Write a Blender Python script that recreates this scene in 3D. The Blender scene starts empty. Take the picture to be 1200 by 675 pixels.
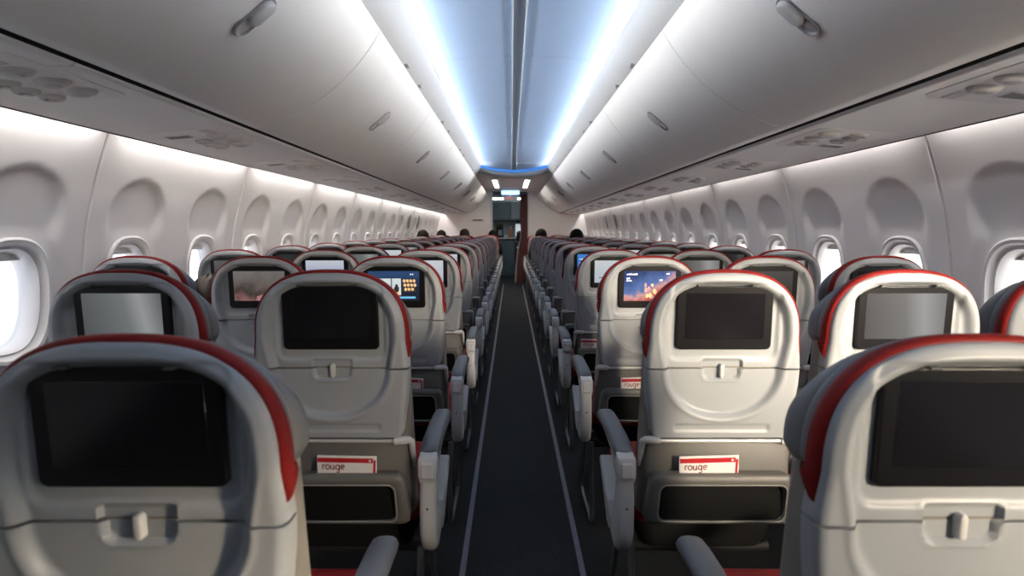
import bpy, bmesh, math, random
from mathutils import Vector, Matrix
random.seed(7)
SC = bpy.context.scene
COL = SC.collection
PI = math.pi

# ---------------------------------------------------------------- materials
def mat(name, col, rough=.5, metal=0., emit=None, estr=0., bump=0., bscale=200., var=0., vscale=6., coat=0., spec=.5, sheen=0.):
    m = bpy.data.materials.new(name); m.use_nodes = True
    nt = m.node_tree; b = nt.nodes['Principled BSDF']
    b.inputs['Base Color'].default_value = (*col, 1)
    b.inputs['Roughness'].default_value = rough
    b.inputs['Metallic'].default_value = metal
    b.inputs['Specular IOR Level'].default_value = spec
    b.inputs['Coat Weight'].default_value = coat
    b.inputs['Sheen Weight'].default_value = sheen
    if emit:
        b.inputs['Emission Color'].default_value = (*emit, 1)
        b.inputs['Emission Strength'].default_value = estr
    tc = nt.nodes.new('ShaderNodeTexCoord')
    if var:
        n = nt.nodes.new('ShaderNodeTexNoise'); n.inputs['Scale'].default_value = vscale
        n.inputs['Detail'].default_value = 4
        nt.links.new(tc.outputs['Object'], n.inputs['Vector'])
        r = nt.nodes.new('ShaderNodeValToRGB')
        r.color_ramp.elements[0].position = .3; r.color_ramp.elements[1].position = .7
        r.color_ramp.elements[0].color = (*[c*(1-var) for c in col], 1)
        r.color_ramp.elements[1].color = (*[min(1, c*(1+var)) for c in col], 1)
        nt.links.new(n.outputs['Fac'], r.inputs['Fac'])
        nt.links.new(r.outputs['Color'], b.inputs['Base Color'])
    if bump:
        n2 = nt.nodes.new('ShaderNodeTexNoise'); n2.inputs['Scale'].default_value = bscale
        n2.inputs['Detail'].default_value = 3
        nt.links.new(tc.outputs['Object'], n2.inputs['Vector'])
        bp = nt.nodes.new('ShaderNodeBump'); bp.inputs['Strength'].default_value = bump
        bp.inputs['Distance'].default_value = .002
        nt.links.new(n2.outputs['Fac'], bp.inputs['Height'])
        nt.links.new(bp.outputs['Normal'], b.inputs['Normal'])
    return m

M = {}
M['shell'] = mat('shell_plastic', (.27, .285, .30), .42, spec=.4, bump=.05, bscale=900, var=.02)
M['shell_dk'] = mat('dark_clip_plastic', (.09, .09, .09), .45, var=.03)  # dark plastic of the small clips
M['knuckle'] = mat('knuckle_plastic', (.47, .47, .465), .38, var=.02)
M['red'] = mat('red_leather', (.14, .009, .008), .5, spec=.1, bump=.25, bscale=500, var=.08)
M['redseat'] = mat('red_seat_leather', (.24, .012, .012), .5, spec=.2, bump=.25, bscale=400, var=.08)
M['pan'] = mat('pan_grey', (.008, .008, .008), .75, spec=.2, bump=.2, var=.08)
M['dark'] = mat('dark_leather', (.115, .118, .122), .5, bump=.3, bscale=500, var=.08)
M['taupe'] = mat('taupe_leather', (.155, .142, .122), .5, bump=.3, bscale=450, var=.07)
M['greyl'] = mat('grey_leather', (.105, .10, .092), .45, bump=.3, bscale=450, var=.08)
M['piping'] = mat('piping', (.23, .225, .21), .5, var=.04)
M['pad'] = mat('armrest_pad', (.105, .108, .115), .5, bump=.2, bscale=600, var=.05)
M['armbody'] = mat('armrest_plastic', (.58, .58, .57), .4, var=.02)
M['bezel'] = mat('bezel_black', (.004, .004, .005), .35, spec=.3, var=.05)
M['steel'] = mat('tube_metal', (.26, .26, .265), .35, metal=.7, var=.04)
M['beam'] = mat('beam_dark', (.012, .012, .013), .7, var=.04)
M['bar'] = mat('bar_metal', (.55, .55, .55), .35, metal=.3, var=.03)
M['bin'] = mat('bin_white', (.82, .81, .785), .36, bump=.03, bscale=700, var=.015)
M['psu'] = mat('service_panel_white', (.84, .83, .815), .42, bump=.04, bscale=700, var=.015)
M['psu_dk'] = mat('service_unit_grey', (.56, .55, .54), .42, var=.03)
M['lens'] = mat('lamp_lens', (.36, .36, .36), .3, var=.02)
M['wall'] = mat('sidewall_white', (.74, .715, .705), .45, bump=.05, bscale=500, var=.015)
M['rail'] = mat('rail_white', (.52, .515, .505), .4, var=.01)
M['vault'] = mat('vault_blue_tinted', (.46, .54, .66), .5, var=.01)  # blue of the cove light is mixed into this base colour
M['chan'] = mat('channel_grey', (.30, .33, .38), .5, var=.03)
M['latchcup'] = mat('latch_cup_grey', (.30, .30, .31), .45, var=.03)
M['black'] = mat('gap_black', (.008, .008, .009), .7, var=.1)
M['hull'] = mat('hull_grey', (.12, .12, .125), .8, var=.05)
M['bulk'] = mat('bulkhead_laminate', (.74, .71, .69), .55, bump=.05, bscale=300, var=.02)
M['jamb'] = mat('jamb_white', (.62, .62, .61), .45, var=.02)
M['low'] = mat('low_ceiling', (.74, .72, .70), .5, var=.02)
M['strip'] = mat('floor_strip', (.12, .115, .15), .45, var=.12, vscale=30)
M['white'] = mat('paper_white', (.72, .70, .68), .6, var=.02)
M['cred'] = mat('print_red', (.42, .014, .02), .5, var=.04)
M['ink'] = mat('print_ink', (.16, .008, .016), .5, var=.04)
M['curtain'] = mat('curtain_red', (.085, .009, .011), .8, var=.1, sheen=.3)
M['curtain_edge'] = mat('curtain_edge', (.33, .27, .24), .8, var=.05)
M['cab'] = mat('galley_blue_grey', (.085, .125, .145), .42, var=.12)
M['cab2'] = mat('galley_pale', (.25, .29, .31), .4, var=.06)
M['counter'] = mat('galley_counter', (.60, .60, .58), .3, var=.03)
M['orange'] = mat('orange_bottle', (.55, .22, .07), .3, var=.08)
M['cup'] = mat('cup_white', (.65, .65, .65), .4, var=.03)
M['jump'] = mat('jump_seat_black', (.010, .010, .012), .6, var=.1)
M['frost'] = mat('frosted_window', (.5, .5, .5), .4, emit=(.85, .92, 1), estr=.55)
M['lamp'] = mat('lamp_white', (.8, .8, .8), .4, emit=(1, .95, .85), estr=6.)
M['lampblue'] = mat('lamp_blue', (.4, .6, .9), .4, emit=(.35, .60, 1), estr=2.2)
M['blueglow'] = mat('blue_glow', (.1, .3, .7), .4, emit=(.025, .16, .50), estr=.6)
M['signface'] = mat('sign_face', (.10, .09, .085), .4, emit=(.5, .42, .36), estr=.25)
M['signred'] = mat('sign_red', (.5, .05, .03), .4, emit=(.9, .12, .06), estr=.9)
M['off'] = mat('display_off', (.006, .006, .0075), .16, spec=.6, var=.05)
M['skin'] = mat('skin', (.42, .25, .18), .5, var=.05)
M['hair1'] = mat('hair_black', (.006, .005, .005), .7, spec=.15, bump=.6, bscale=120, var=.2)
M['hair2'] = mat('hair_brown', (.055, .032, .020), .5, bump=.6, bscale=120, var=.25)
M['hair3'] = mat('hair_dark_brown', (.016, .011, .009), .7, spec=.15, bump=.6, bscale=120, var=.25)
M['cloth1'] = mat('cloth_black', (.012, .012, .015), .8, var=.1)
M['cloth2'] = mat('cloth_navy', (.02, .03, .06), .8, var=.1)
M['cloth3'] = mat('cloth_brown', (.11, .07, .05), .8, var=.1)
M['eye'] = mat('eye_white', (.7, .7, .68), .3, var=.02)
M['lips'] = mat('lips', (.35, .12, .10), .5, var=.05)

def carpet():
    m = mat('carpet', (.02, .021, .024), .95)
    nt = m.node_tree; b = nt.nodes['Principled BSDF']
    tc = nt.nodes.new('ShaderNodeTexCoord')
    n = nt.nodes.new('ShaderNodeTexNoise'); n.inputs['Scale'].default_value = 260; n.inputs['Detail'].default_value = 2
    v = nt.nodes.new('ShaderNodeTexVoronoi'); v.inputs['Scale'].default_value = 190
    r = nt.nodes.new('ShaderNodeValToRGB')
    r.color_ramp.elements[0].position = .38; r.color_ramp.elements[0].color = (.001, .0017, .0019, 1)
    r.color_ramp.elements[1].position = .68; r.color_ramp.elements[1].color = (.005, .0072, .008, 1)
    nt.links.new(tc.outputs['Object'], n.inputs['Vector']); nt.links.new(tc.outputs['Object'], v.inputs['Vector'])
    nt.links.new(n.outputs['Fac'], r.inputs['Fac']); nt.links.new(r.outputs['Color'], b.inputs['Base Color'])
    bp = nt.nodes.new('ShaderNodeBump'); bp.inputs['Strength'].default_value = .6; bp.inputs['Distance'].default_value = .004
    nt.links.new(v.outputs['Distance'], bp.inputs['Height']); nt.links.new(bp.outputs['Normal'], b.inputs['Normal'])
    return m
M['carpet'] = carpet()

def netting():
    m = mat('pocket_netting', (.006, .006, .006), .8, spec=.15)
    nt = m.node_tree; b = nt.nodes['Principled BSDF']
    tc = nt.nodes.new('ShaderNodeTexCoord'); mp = nt.nodes.new('ShaderNodeMapping')
    mp.inputs['Rotation'].default_value = (0, .785, 0)
    nt.links.new(tc.outputs['Object'], mp.inputs['Vector'])
    sep = nt.nodes.new('ShaderNodeSeparateXYZ'); nt.links.new(mp.outputs['Vector'], sep.inputs[0])
    outs = []
    for ax in ('X', 'Z'):
        k = nt.nodes.new('ShaderNodeMath'); k.operation = 'MULTIPLY'; k.inputs[1].default_value = 2*PI/.0075
        s = nt.nodes.new('ShaderNodeMath'); s.operation = 'SINE'
        nt.links.new(sep.outputs[ax], k.inputs[0]); nt.links.new(k.outputs[0], s.inputs[0]); outs.append(s)
    mx = nt.nodes.new('ShaderNodeMath'); mx.operation = 'MAXIMUM'
    nt.links.new(outs[0].outputs[0], mx.inputs[0]); nt.links.new(outs[1].outputs[0], mx.inputs[1])
    r = nt.nodes.new('ShaderNodeValToRGB')
    r.color_ramp.elements[0].position = .55; r.color_ramp.elements[0].color = (.002, .002, .0025, 1)
    r.color_ramp.elements[1].position = .95; r.color_ramp.elements[1].color = (.012, .012, .012, 1)
    nt.links.new(mx.outputs[0], r.inputs['Fac']); nt.links.new(r.outputs['Color'], b.inputs['Base Color'])
    return m
M['net'] = netting()

def glass_pane():
    m = bpy.data.materials.new('window_acrylic'); m.use_nodes = True
    nt = m.node_tree; nt.nodes.remove(nt.nodes['Principled BSDF'])
    out = nt.nodes['Material Output']
    t = nt.nodes.new('ShaderNodeBsdfTransparent'); t.inputs[0].default_value = (.93, .95, .97, 1)
    g = nt.nodes.new('ShaderNodeBsdfGlossy'); g.inputs['Roughness'].default_value = .05
    f = nt.nodes.new('ShaderNodeFresnel'); f.inputs[0].default_value = 1.3
    x = nt.nodes.new('ShaderNodeMixShader')
    nt.links.new(f.outputs[0], x.inputs[0]); nt.links.new(t.outputs[0], x.inputs[1]); nt.links.new(g.outputs[0], x.inputs[2])
    nt.links.new(x.outputs[0], out.inputs['Surface'])
    return m
M['pane'] = glass_pane()

def display(name, stops, axis='Z', lo=-.06, hi=.06, strength=1., noise=0., nscale=20., mixcol=None, tilt=0.):
    """a lit screen or painted glare: a ramp across the display in its own coordinates plus optional cloudy blend"""
    m = bpy.data.materials.new(name); m.use_nodes = True
    nt = m.node_tree; b = nt.nodes['Principled BSDF']
    b.inputs['Base Color'].default_value = (.01, .01, .012, 1); b.inputs['Roughness'].default_value = .22
    tc = nt.nodes.new('ShaderNodeTexCoord'); mp = nt.nodes.new('ShaderNodeMapping')
    mp.inputs['Rotation'].default_value = (0, tilt, 0)
    nt.links.new(tc.outputs['Object'], mp.inputs['Vector'])
    sep = nt.nodes.new('ShaderNodeSeparateXYZ'); nt.links.new(mp.outputs['Vector'], sep.inputs[0])
    mr = nt.nodes.new('ShaderNodeMapRange'); mr.inputs[1].default_value = lo; mr.inputs[2].default_value = hi
    nt.links.new(sep.outputs[axis], mr.inputs[0])
    src = mr.outputs[0]
    if noise:
        n = nt.nodes.new('ShaderNodeTexNoise'); n.inputs['Scale'].default_value = nscale; n.inputs['Detail'].default_value = 4
        nt.links.new(tc.outputs['Object'], n.inputs['Vector'])
        a = nt.nodes.new('ShaderNodeMath'); a.operation = 'MULTIPLY_ADD'; a.inputs[1].default_value = noise; a.inputs[2].default_value = -noise/2
        nt.links.new(n.outputs['Fac'], a.inputs[0])
        s = nt.nodes.new('ShaderNodeMath'); s.operation = 'ADD'
        nt.links.new(src, s.inputs[0]); nt.links.new(a.outputs[0], s.inputs[1]); src = s.outputs[0]
    r = nt.nodes.new('ShaderNodeValToRGB')
    els = r.color_ramp.elements
    while len(els) < len(stops): els.new(.5)
    for e, (p, c) in zip(els, stops): e.position = p; e.color = (*c, 1)
    nt.links.new(src, r.inputs['Fac'])
    nt.links.new(r.outputs['Color'], b.inputs['Emission Color']); b.inputs['Emission Strength'].default_value = strength
    return m
M['d_nebula'] = display('display_nebula', [(0, (.55, .05, .06)), (.28, (.75, .14, .12)), (.45, (.85, .45, .42)), (.58, (.12, .22, .55)), (1, (.01, .05, .20))], strength=.8, noise=.9, nscale=16, tilt=.45)
M['d_menu'] = display('display_menu', [(0, (.005, .010, .02)), (.5, (.01, .02, .05)), (1, (.02, .06, .16))], strength=.9)
M['d_white'] = display('display_white', [(0, (.55, .62, .72)), (1, (.72, .76, .80))], strength=.75)
M['d_lav'] = display('display_lavender', [(0, (.62, .66, .75)), (.4, (.42, .46, .66)), (1, (.66, .70, .78))], strength=.75, noise=.3, nscale=12)
M['d_blue'] = display('display_blue', [(0, (.05, .16, .45)), (1, (.04, .22, .62))], strength=.9)
M['d_film'] = display('display_film', [(0, (.30, .14, .14)), (.35, (.06, .045, .04)), (.6, (.16, .13, .115)), (1, (.20, .19, .18))], strength=.7, noise=1.1, nscale=22)
M['d_glare'] = display('display_painted_glare', [(0, (.10, .11, .115)), (.55, (.22, .235, .24)), (.75, (.42, .44, .44)), (1, (.16, .17, .175))], axis='X', lo=-.11, hi=.11, strength=.65, tilt=.2)  # wall reflection painted on as a glowing grey ramp
M['d_glare_warm'] = display('display_painted_glare_warm', [(0, (.11, .105, .10)), (.5, (.24, .235, .22)), (.72, (.46, .46, .45)), (1, (.24, .24, .23))], axis='X', lo=-.11, hi=.11, strength=.65, tilt=.1)  # warmer version of the painted screen glare
M['d_dim'] = display('display_dim', [(0, (.03, .028, .028)), (.5, (.055, .05, .048)), (1, (.09, .085, .08))], strength=.6, noise=.3)
M['u_navy'] = mat('screen_navy', (.01, .02, .05), .4, emit=(.015, .045, .12), estr=1.)
M['u_pale'] = mat('screen_pale', (.3, .3, .3), .4, emit=(.42, .50, .52), estr=1.)
M['u_gold'] = mat('screen_gold', (.3, .2, .1), .4, emit=(.75, .48, .24), estr=1.)
M['u_cyan'] = mat('screen_cyan', (.1, .3, .4), .4, emit=(.10, .34, .62), estr=1.)
M['u_white'] = mat('screen_white', (.6, .6, .6), .4, emit=(.8, .85, .9), estr=1.)
M['u_dark'] = mat('screen_dark', (.01, .01, .012), .4, emit=(.02, .016, .015), estr=1.)
M['u_pink'] = mat('screen_pink', (.3, .15, .15), .4, emit=(.42, .17, .19), estr=.8)

# ---------------------------------------------------------------- mesh helpers
class MB:
    def __init__(s): s.v = []; s.f = []; s.m = []; s.mi = 0
    def grid(s, rows, closed=False):
        o = len(s.v); n = len(rows[0])
        for r in rows: s.v.extend(tuple(p) for p in r)
        for i in range(len(rows)-1):
            for j in range(n if closed else n-1):
                k = (j+1) % n
                s.f.append((o+i*n+j, o+i*n+k, o+(i+1)*n+k, o+(i+1)*n+j)); s.m.append(s.mi)
        return s
    def cap(s, ring, flip=False):
        o = len(s.v); s.v.extend(tuple(p) for p in ring)
        f = tuple(range(o, o+len(ring))); s.f.append(f[::-1] if flip else f); s.m.append(s.mi); return s
    def loft(s, rings, caps=True):
        s.grid(rings, True)
        if caps: s.cap(rings[0], True); s.cap(rings[-1])
        return s
    def tube(s, path, r, n=10, caps=True, flat=None):
        P = [Vector(p) for p in path]; rings = []; up = None
        for i, p in enumerate(P):
            t = (P[min(i+1, len(P)-1)] - P[max(i-1, 0)]).normalized()
            if up is None:
                up = Vector((0, 0, 1)) if abs(t.z) < .9 else Vector((1, 0, 0))
            a = (up - t*up.dot(t)).normalized(); up = a; b = t.cross(a)
            rr = r[i] if isinstance(r, (list, tuple)) else r
            rings.append([p + (a*math.cos(2*PI*k/n) + b*math.sin(2*PI*k/n))*rr for k in range(n)])
        if flat:
            rings = [[(q.x, q.y*0+flat[0]+(q.y-flat[0])*flat[1], q.z) for q in rg] for rg in rings]
        return s.loft(rings, caps)
    def quad(s, a, b, c, d): return s.grid([[a, b], [d, c]])
    def bm(s, b, mtx=None):
        o = len(s.v)
        b.verts.index_update()
        s.v.extend(tuple(mtx @ v.co) if mtx else tuple(v.co) for v in b.verts)
        for f in b.faces: s.f.append(tuple(o+v.index for v in f.verts)); s.m.append(s.mi)
        b.free(); return s
    def box(s, lo, hi, bev=.0, seg=2):
        b = bmesh.new(); bmesh.ops.create_cube(b, size=1)
        for v in b.verts:
            v.co = Vector([lo[i] + (v.co[i]+.5)*(hi[i]-lo[i]) for i in range(3)])
        if bev: bmesh.ops.bevel(b, geom=list(b.edges), offset=bev, segments=seg, affect='EDGES', profile=.5)
        return s.bm(b)
    def prism(s, pts, x0, x1, bev=0., axis='X', seg=2):
        """polygon pts in the two other axes, extruded along axis"""
        b = bmesh.new()
        def P(p, x): return (x, p[0], p[1]) if axis == 'X' else ((p[0], x, p[1]) if axis == 'Y' else (p[0], p[1], x))
        A = [b.verts.new(P(p, x0)) for p in pts]; B = [b.verts.new(P(p, x1)) for p in pts]
        n = len(pts)
        fa = b.faces.new(A); fb = b.faces.new(B[::-1])
        for i in range(n): b.faces.new((A[(i+1) % n], A[i], B[i], B[(i+1) % n]))
        bmesh.ops.recalc_face_normals(b, faces=b.faces)
        if bev:
            ed = list(set(fa.edges) | set(fb.edges))
            bmesh.ops.bevel(b, geom=ed, offset=bev, segments=seg, affect='EDGES', profile=.5)
        return s.bm(b)
    def ball(s, c, r, seg=16, rng=10):
        b = bmesh.new(); bmesh.ops.create_uvsphere(b, u_segments=seg, v_segments=rng, radius=1)
        for v in b.verts: v.co = Vector((c[0]+v.co.x*r[0], c[1]+v.co.y*r[1], c[2]+v.co.z*r[2]))
        return s.bm(b)
    def shear(s, k, h0):
        s.v = [(x, y+(h0-z)*k, z) for x, y, z in s.v]; return s
    def mesh(s, name, mats, sharp=40, weld=True):
        me = bpy.data.meshes.new(name); me.from_pydata(s.v, [], s.f)
        for mm in (mats if isinstance(mats, (list, tuple)) else [mats]): me.materials.append(mm)
        me.polygons.foreach_set('material_index', s.m)
        b = bmesh.new(); b.from_mesh(me)
        if weld: bmesh.ops.remove_doubles(b, verts=b.verts, dist=1e-6)
        bmesh.ops.recalc_face_normals(b, faces=b.faces)
        b.to_mesh(me); b.free()
        me.polygons.foreach_set('use_smooth', [True]*len(me.polygons))
        me.set_sharp_from_angle(angle=math.radians(sharp))
        me.update(); return me

def link(name, me, parent=None, loc=(0, 0, 0)):
    o = bpy.data.objects.new(name, me); COL.objects.link(o); o.location = loc
    if parent: o.parent = parent
    return o
def thing(name, label, cat, loc=(0, 0, 0), group=None, rot=(0, 0, 0)):
    o = bpy.data.objects.new(name, None); COL.objects.link(o); o.location = loc; o.rotation_euler = rot
    o.empty_display_size = .1
    o['label'] = label; o['category'] = cat
    if group: o['group'] = group
    return o
def tag(o, label, cat, group=None):
    o['label'] = label; o['category'] = cat
    if group: o['group'] = group
    return o
def struct(name, me, label=None, loc=(0, 0, 0)):
    o = link(name, me, None, loc); o['kind'] = 'structure'
    if label: o['label'] = label
    return o
CH = {}
def copy_tree(o, parent=None, skip=()):
    c = o.copy(); COL.objects.link(c)
    if parent: c.parent = parent
    for ch in kids(o):
        if ch.name.split('.')[0] in skip: continue
        copy_tree(ch, c, skip)
    return c
def kids(o):
    return [c for c in bpy.data.objects if c.parent == o]

def sstep(a, b, x):
    t = max(0., min(1., (x-a)/(b-a))); return t*t*(3-2*t)
def lerp_tab(tab, x):
    if x <= tab[0][0]: return tab[0][1]
    for (a, b), (c, d) in zip(tab, tab[1:]):
        if x <= c:
            t = (x-a)/(c-a); return b + (d-b)*t
    return tab[-1][1]
def rrect(x, z, cx, cz, hx, hz, r):
    qx = abs(x-cx)-hx+r; qz = abs(z-cz)-hz+r
    return -(min(max(qx, qz), 0.) + math.hypot(max(qx, 0), max(qz, 0)) - r)   # >0 inside
def rr_loop(cx, cz, hx, hz, r, n=6):
    out = []
    for (sx, sz, a0) in ((1, 1, 0), (-1, 1, 90), (-1, -1, 180), (1, -1, 270)):
        for k in range(n+1):
            a = math.radians(a0 + 90*k/n)
            out.append((cx+sx*(hx-r)+r*math.cos(a), cz+sz*(hz-r)+r*math.sin(a)))
    return out

# ---------------------------------------------------------------- place: numbers
CAMX, CAMH = -.0425, 1.27
PITCH, ROW0 = .85, .70
NROW = 16
END = 14.2
Y0 = -1.9
XS = {'left': {'aisle': -.5175, 'middle': -1.06, 'window': -1.56}, 'right': {'aisle': .5175, 'middle': .99, 'window': 1.455}}

# ================================================================ SETTING
# floor
mb = MB(); mb.box((-1.75, Y0, -.05), (1.75, 18., 0.)); struct('floor', mb.mesh('floor', M['carpet']), 'dark charcoal carpet running down the aisle')
for i, x in enumerate((-.223, .223)):
    mb = MB(); mb.box((x-.011, Y0, .0), (x+.011, 14.0, .004), .0015, 1)
    struct(f'trim_{i+1}', mb.mesh('floor_strip', M['strip']), 'grey guide strip set in the aisle carpet')

# side walls with window niches
WP = [(1.74, 0), (1.765, .15), (1.79, .42), (1.810, .75), (1.818, 1.02), (1.806, 1.24), (1.768, 1.45), (1.716, 1.64), (1.66, 1.80)]
def wall_a(h): 
    # smooth interpolation by catmull
    for i in range(len(WP)-1):
        if h <= WP[i+1][1] or i == len(WP)-2:
            p0 = WP[max(i-1, 0)]; p1 = WP[i]; p2 = WP[i+1]; p3 = WP[min(i+2, len(WP)-1)]
            t = (h-p1[1])/(p2[1]-p1[1])
            m1 = (p2[0]-p0[0])/max(1e-6, p2[1]-p0[1])*(p2[1]-p1[1]); m2 = (p3[0]-p1[0])/max(1e-6, p3[1]-p1[1])*(p2[1]-p1[1])
            return (2*t**3-3*t*t+1)*p1[0]+(t**3-2*t*t+t)*m1+(-2*t**3+3*t*t)*p2[0]+(t**3-t*t)*m2
WINY = [2.80-.66*6 + .66*k for k in range(23)]
SEAMY = [2.47-1.32*3 + 1.32*k for k in range(13)]
WH = 1.015
SHIFT = {'left': 0., 'right': -.04}
ys = sorted(set([round(Y0+.0165*k, 4) for k in range(int((END-Y0)/.0165)+2)] + [round(s+d, 4) for s in SEAMY for d in (-.009, -.0035, .0035, .009)]))
ys = [y for y in ys if y <= END+.05]
hs = [.0, .15, .3, .45, .6, .72] + [.8+.0165*k for k in range(46)] + [1.57, 1.6, 1.63, 1.66, 1.70, 1.75, 1.80]
def niche(y, h):
    d = 0.
    for c in WINY:
        if abs(y-c) > .30: continue
        top = 1.505; hw = .225
        # arch: straight sides with a round top
        r = hw
        if h > top-r: e = r - math.hypot(y-c, h-(top-r))
        else: e = hw-abs(y-c)
        soft = .012 + .15*sstep(1.44, 1.10, h)
        w = sstep(0, soft, e)
        tt = max(0., min(1., (top-h)/(top-1.12)))
        d = max(d, w*(.002+max(0., 1.757+.069*(1-(1-min(1., (top-h)/.26))**1.5)-wall_a(h)))*sstep(.70, .95, h))
        # shallow dish round the window itself
        e2 = 1-((abs(y-c)/.245)**2.4+(abs(h-WH)/.30)**2.4)
        k = sstep(0, .40, e2)
        if k > 0: d = d*(1-k)+k*(wall_a(WH)+.008-wall_a(h))
    for s in SEAMY:
        if abs(y-s) < .012: d = max(d, .010*sstep(.0085, .003, abs(y-s)))
    return d
D = [[niche(y, h) for y in ys] for h in hs]
for side, sg in (('left', -1), ('right', 1)):
    mb = MB(); o = 0
    W = [[(sg*(wall_a(h)+SHIFT[side]+D[i][j]), y, h) for j, y in enumerate(ys)] for i, h in enumerate(hs)]
    n = len(ys)
    for r in W: mb.v.extend(r)
    for i in range(len(hs)-1):
        hc = (hs[i]+hs[i+1])/2
        for j in range(n-1):
            yc = (ys[j]+ys[j+1])/2
            k = round((yc-WINY[0])/.66)
            if 0 <= k < len(WINY):
                if (abs(yc-WINY[k])/.164)**2.6+(abs(hc-WH)/.214)**2.6 < 1: continue
            mb.f.append((i*n+j, i*n+j+1, (i+1)*n+j+1, (i+1)*n+j)); mb.m.append(0)
    struct(f'wall_{side}', mb.mesh(f'wall_{side}', M['wall'], sharp=60, weld=False), f'white cabin sidewall on the {side} with arched window niches')

# windows: frame ring, pane, half-raised shade edge
def sup(hx, hz, n=2.6, N=40):
    out = []
    for k in range(N):
        a = 2*PI*k/N; c, s_ = math.cos(a), math.sin(a)
        out.append((hx*abs(c)**(2/n)*(1 if c >= 0 else -1), hz*abs(s_)**(2/n)*(1 if s_ >= 0 else -1)))
    return out
def ring_at(hx, hz, d): return [(d, p[0], p[1]) for p in sup(hx, hz)]
fm = MB()
fm.grid([ring_at(.182, .232, -.012), ring_at(.180, .230, .004), ring_at(.172, .222, .009), ring_at(.160, .210, .006), ring_at(.152, .202, -.010), ring_at(.144, .194, -.016), ring_at(.138, .188, -.014),
         ring_at(.130, .180, -.026), ring_at(.124, .174, -.060), ring_at(.122, .172, -.085)], True)
frame_me = fm.mesh('window_frame', M['wall'])
pm = MB(); pm.cap(ring_at(.126, .176, -.07)); pane_me = pm.mesh('pane', M['pane'])
sm = MB()
shp = [p for p in sup(.128, .178, N=64)]
def sh_row(z0): 
    hx = .128*(1-min(1, abs(z0)/.178)**2.6)**(1/2.6); return [(-.058, -hx, z0), (-.058, hx, z0)]
sm.grid([sh_row(z) for z in (.1775, .172, .165, .158, .15)]); sm.box((-.062, -.118, .143), (-.05, .118, .152), .002, 1)
shade_me = sm.mesh('window_shade', M['psu'])
wn = 0
for side, sg in (('left', -1), ('right', 1)):
    for c in WINY:
        wn += 1
        w = struct(f'window_{wn}', frame_me, None, (sg*(wall_a(WH)+SHIFT[side]+.007), c, WH))
        w.scale.x = 1
        w.rotation_euler.z = PI if sg > 0 else 0
        w['label'] = f'rounded cabin window in the {side} sidewall'
        link('pane', pane_me, w); link('shade', shade_me, w)

# hull behind everything (the dark cavity behind bins and panels)
mb = MB()
HP = [(-1.60, 1.82), (-1.40, 2.15), (-.95, 2.45), (-.4, 2.60), (0, 2.63), (.4, 2.60), (.95, 2.45), (1.40, 2.15), (1.60, 1.82)]
HP = [(-1.70, 1.79)]+HP+[(1.68, 1.79)]
mb.grid([[(x, Y0, h) for x, h in HP], [(x, END, h) for x, h in HP]])
struct('ceiling_backing', mb.mesh('ceiling_backing', M['hull']), 'dark cavity above the bins')
# rear wall behind the viewer
mb = MB(); mb.box((-1.9, Y0-.05, 0), (1.9, Y0, 2.65)); struct('wall_rear', mb.mesh('wall_rear', M['hull']))

# ceiling vault
CEND = 9.0
def vault(x, y=0.):  # height of the vault at lateral x
    return 2.365 - .055*(abs(x)/.62)**2.2 - .20*(1-(abs(x)/.62)**2)*(max(0., (y-7.7)/1.3))**2
CS = [3.75-1.65*4+1.65*k for k in range(9)]
mb = MB()
ye = [Y0]+[c for c in CS if Y0 < c < CEND]+[CEND]
for sgn in (-1, 1):
    xs = [sgn*(.045+.575*k/16) for k in range(17)]
    for a, b in zip(ye, ye[1:]):
        a2, b2 = a+.004, b-.004
        yy = [a2+(b2-a2)*k/12 for k in range(13)]
        mb.grid([[(x, a2, vault(x, a2)+.02) for x in xs]]+[[(x, y, vault(x, y)) for x in xs] for y in yy]+[[(x, b2, vault(x, b2)+.02) for x in xs]])
        # side edges: rolled lip by the centre channel
        mb.grid([[(sgn*.045, y, vault(.045, y)) for y in yy], [(sgn*.045, y, vault(.045, y)-.008) for y in yy], [(sgn*.034, y, vault(.045, y)-.008) for y in yy], [(sgn*.030, y, vault(.045, y)+.02) for y in yy]])
mb.grid([[(x, y, vault(x, y)+.02) for x in [-.62+.062*k for k in range(21)]] for y in [Y0, 7.7]+[7.8+.1*k for k in range(13)]])
struct('ceiling', mb.mesh('ceiling', M['vault']), 'vaulted ceiling panels in pale blue light, part of it tinted in')
mb = MB(); mb.grid([[(x, y, vault(0, y)-.002) for x in (-.033, .033)] for y in [Y0]+[7.0+.1*k for k in range(21)]])
mb.mi = 1
for sx in (-1, 1): mb.tube([(sx*.037, y, vault(.04, y)-.003) for y in [Y0]+[7.0+.2*k for k in range(11)]], .0065, 8)
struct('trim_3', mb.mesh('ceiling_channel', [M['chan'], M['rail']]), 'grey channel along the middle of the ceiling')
# ledge rails between bins and vault (cove lights lie behind them)
RP = [(.60, 2.098), (.585, 2.112), (.565, 2.125), (.535, 2.158), (.512, 2.19), (.498, 2.215), (.494, 2.235), (.500, 2.246), (.515, 2.246), (.53, 2.235), (.62, 2.235), (.66, 2.30), (.64, 2.36)]
for i, sgn in enumerate((-1, 1)):
    mb = MB(); mb.grid([[(sgn*x, y, h) for x, h in RP] for y in (Y0, CEND+.12)])
    for y in [1.68+1.6*k for k in range(-1, 5)]:
        for d in (-.22, .22):
            mb.box((sgn*.575-.012, y+d-.03, 2.108), (sgn*.575+.012, y+d+.03, 2.118), .003, 1)
    struct(f'trim_{4+i}', mb.mesh('cove_rail', M['rail'], sharp=50), 'white rail hiding the cove light')
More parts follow.
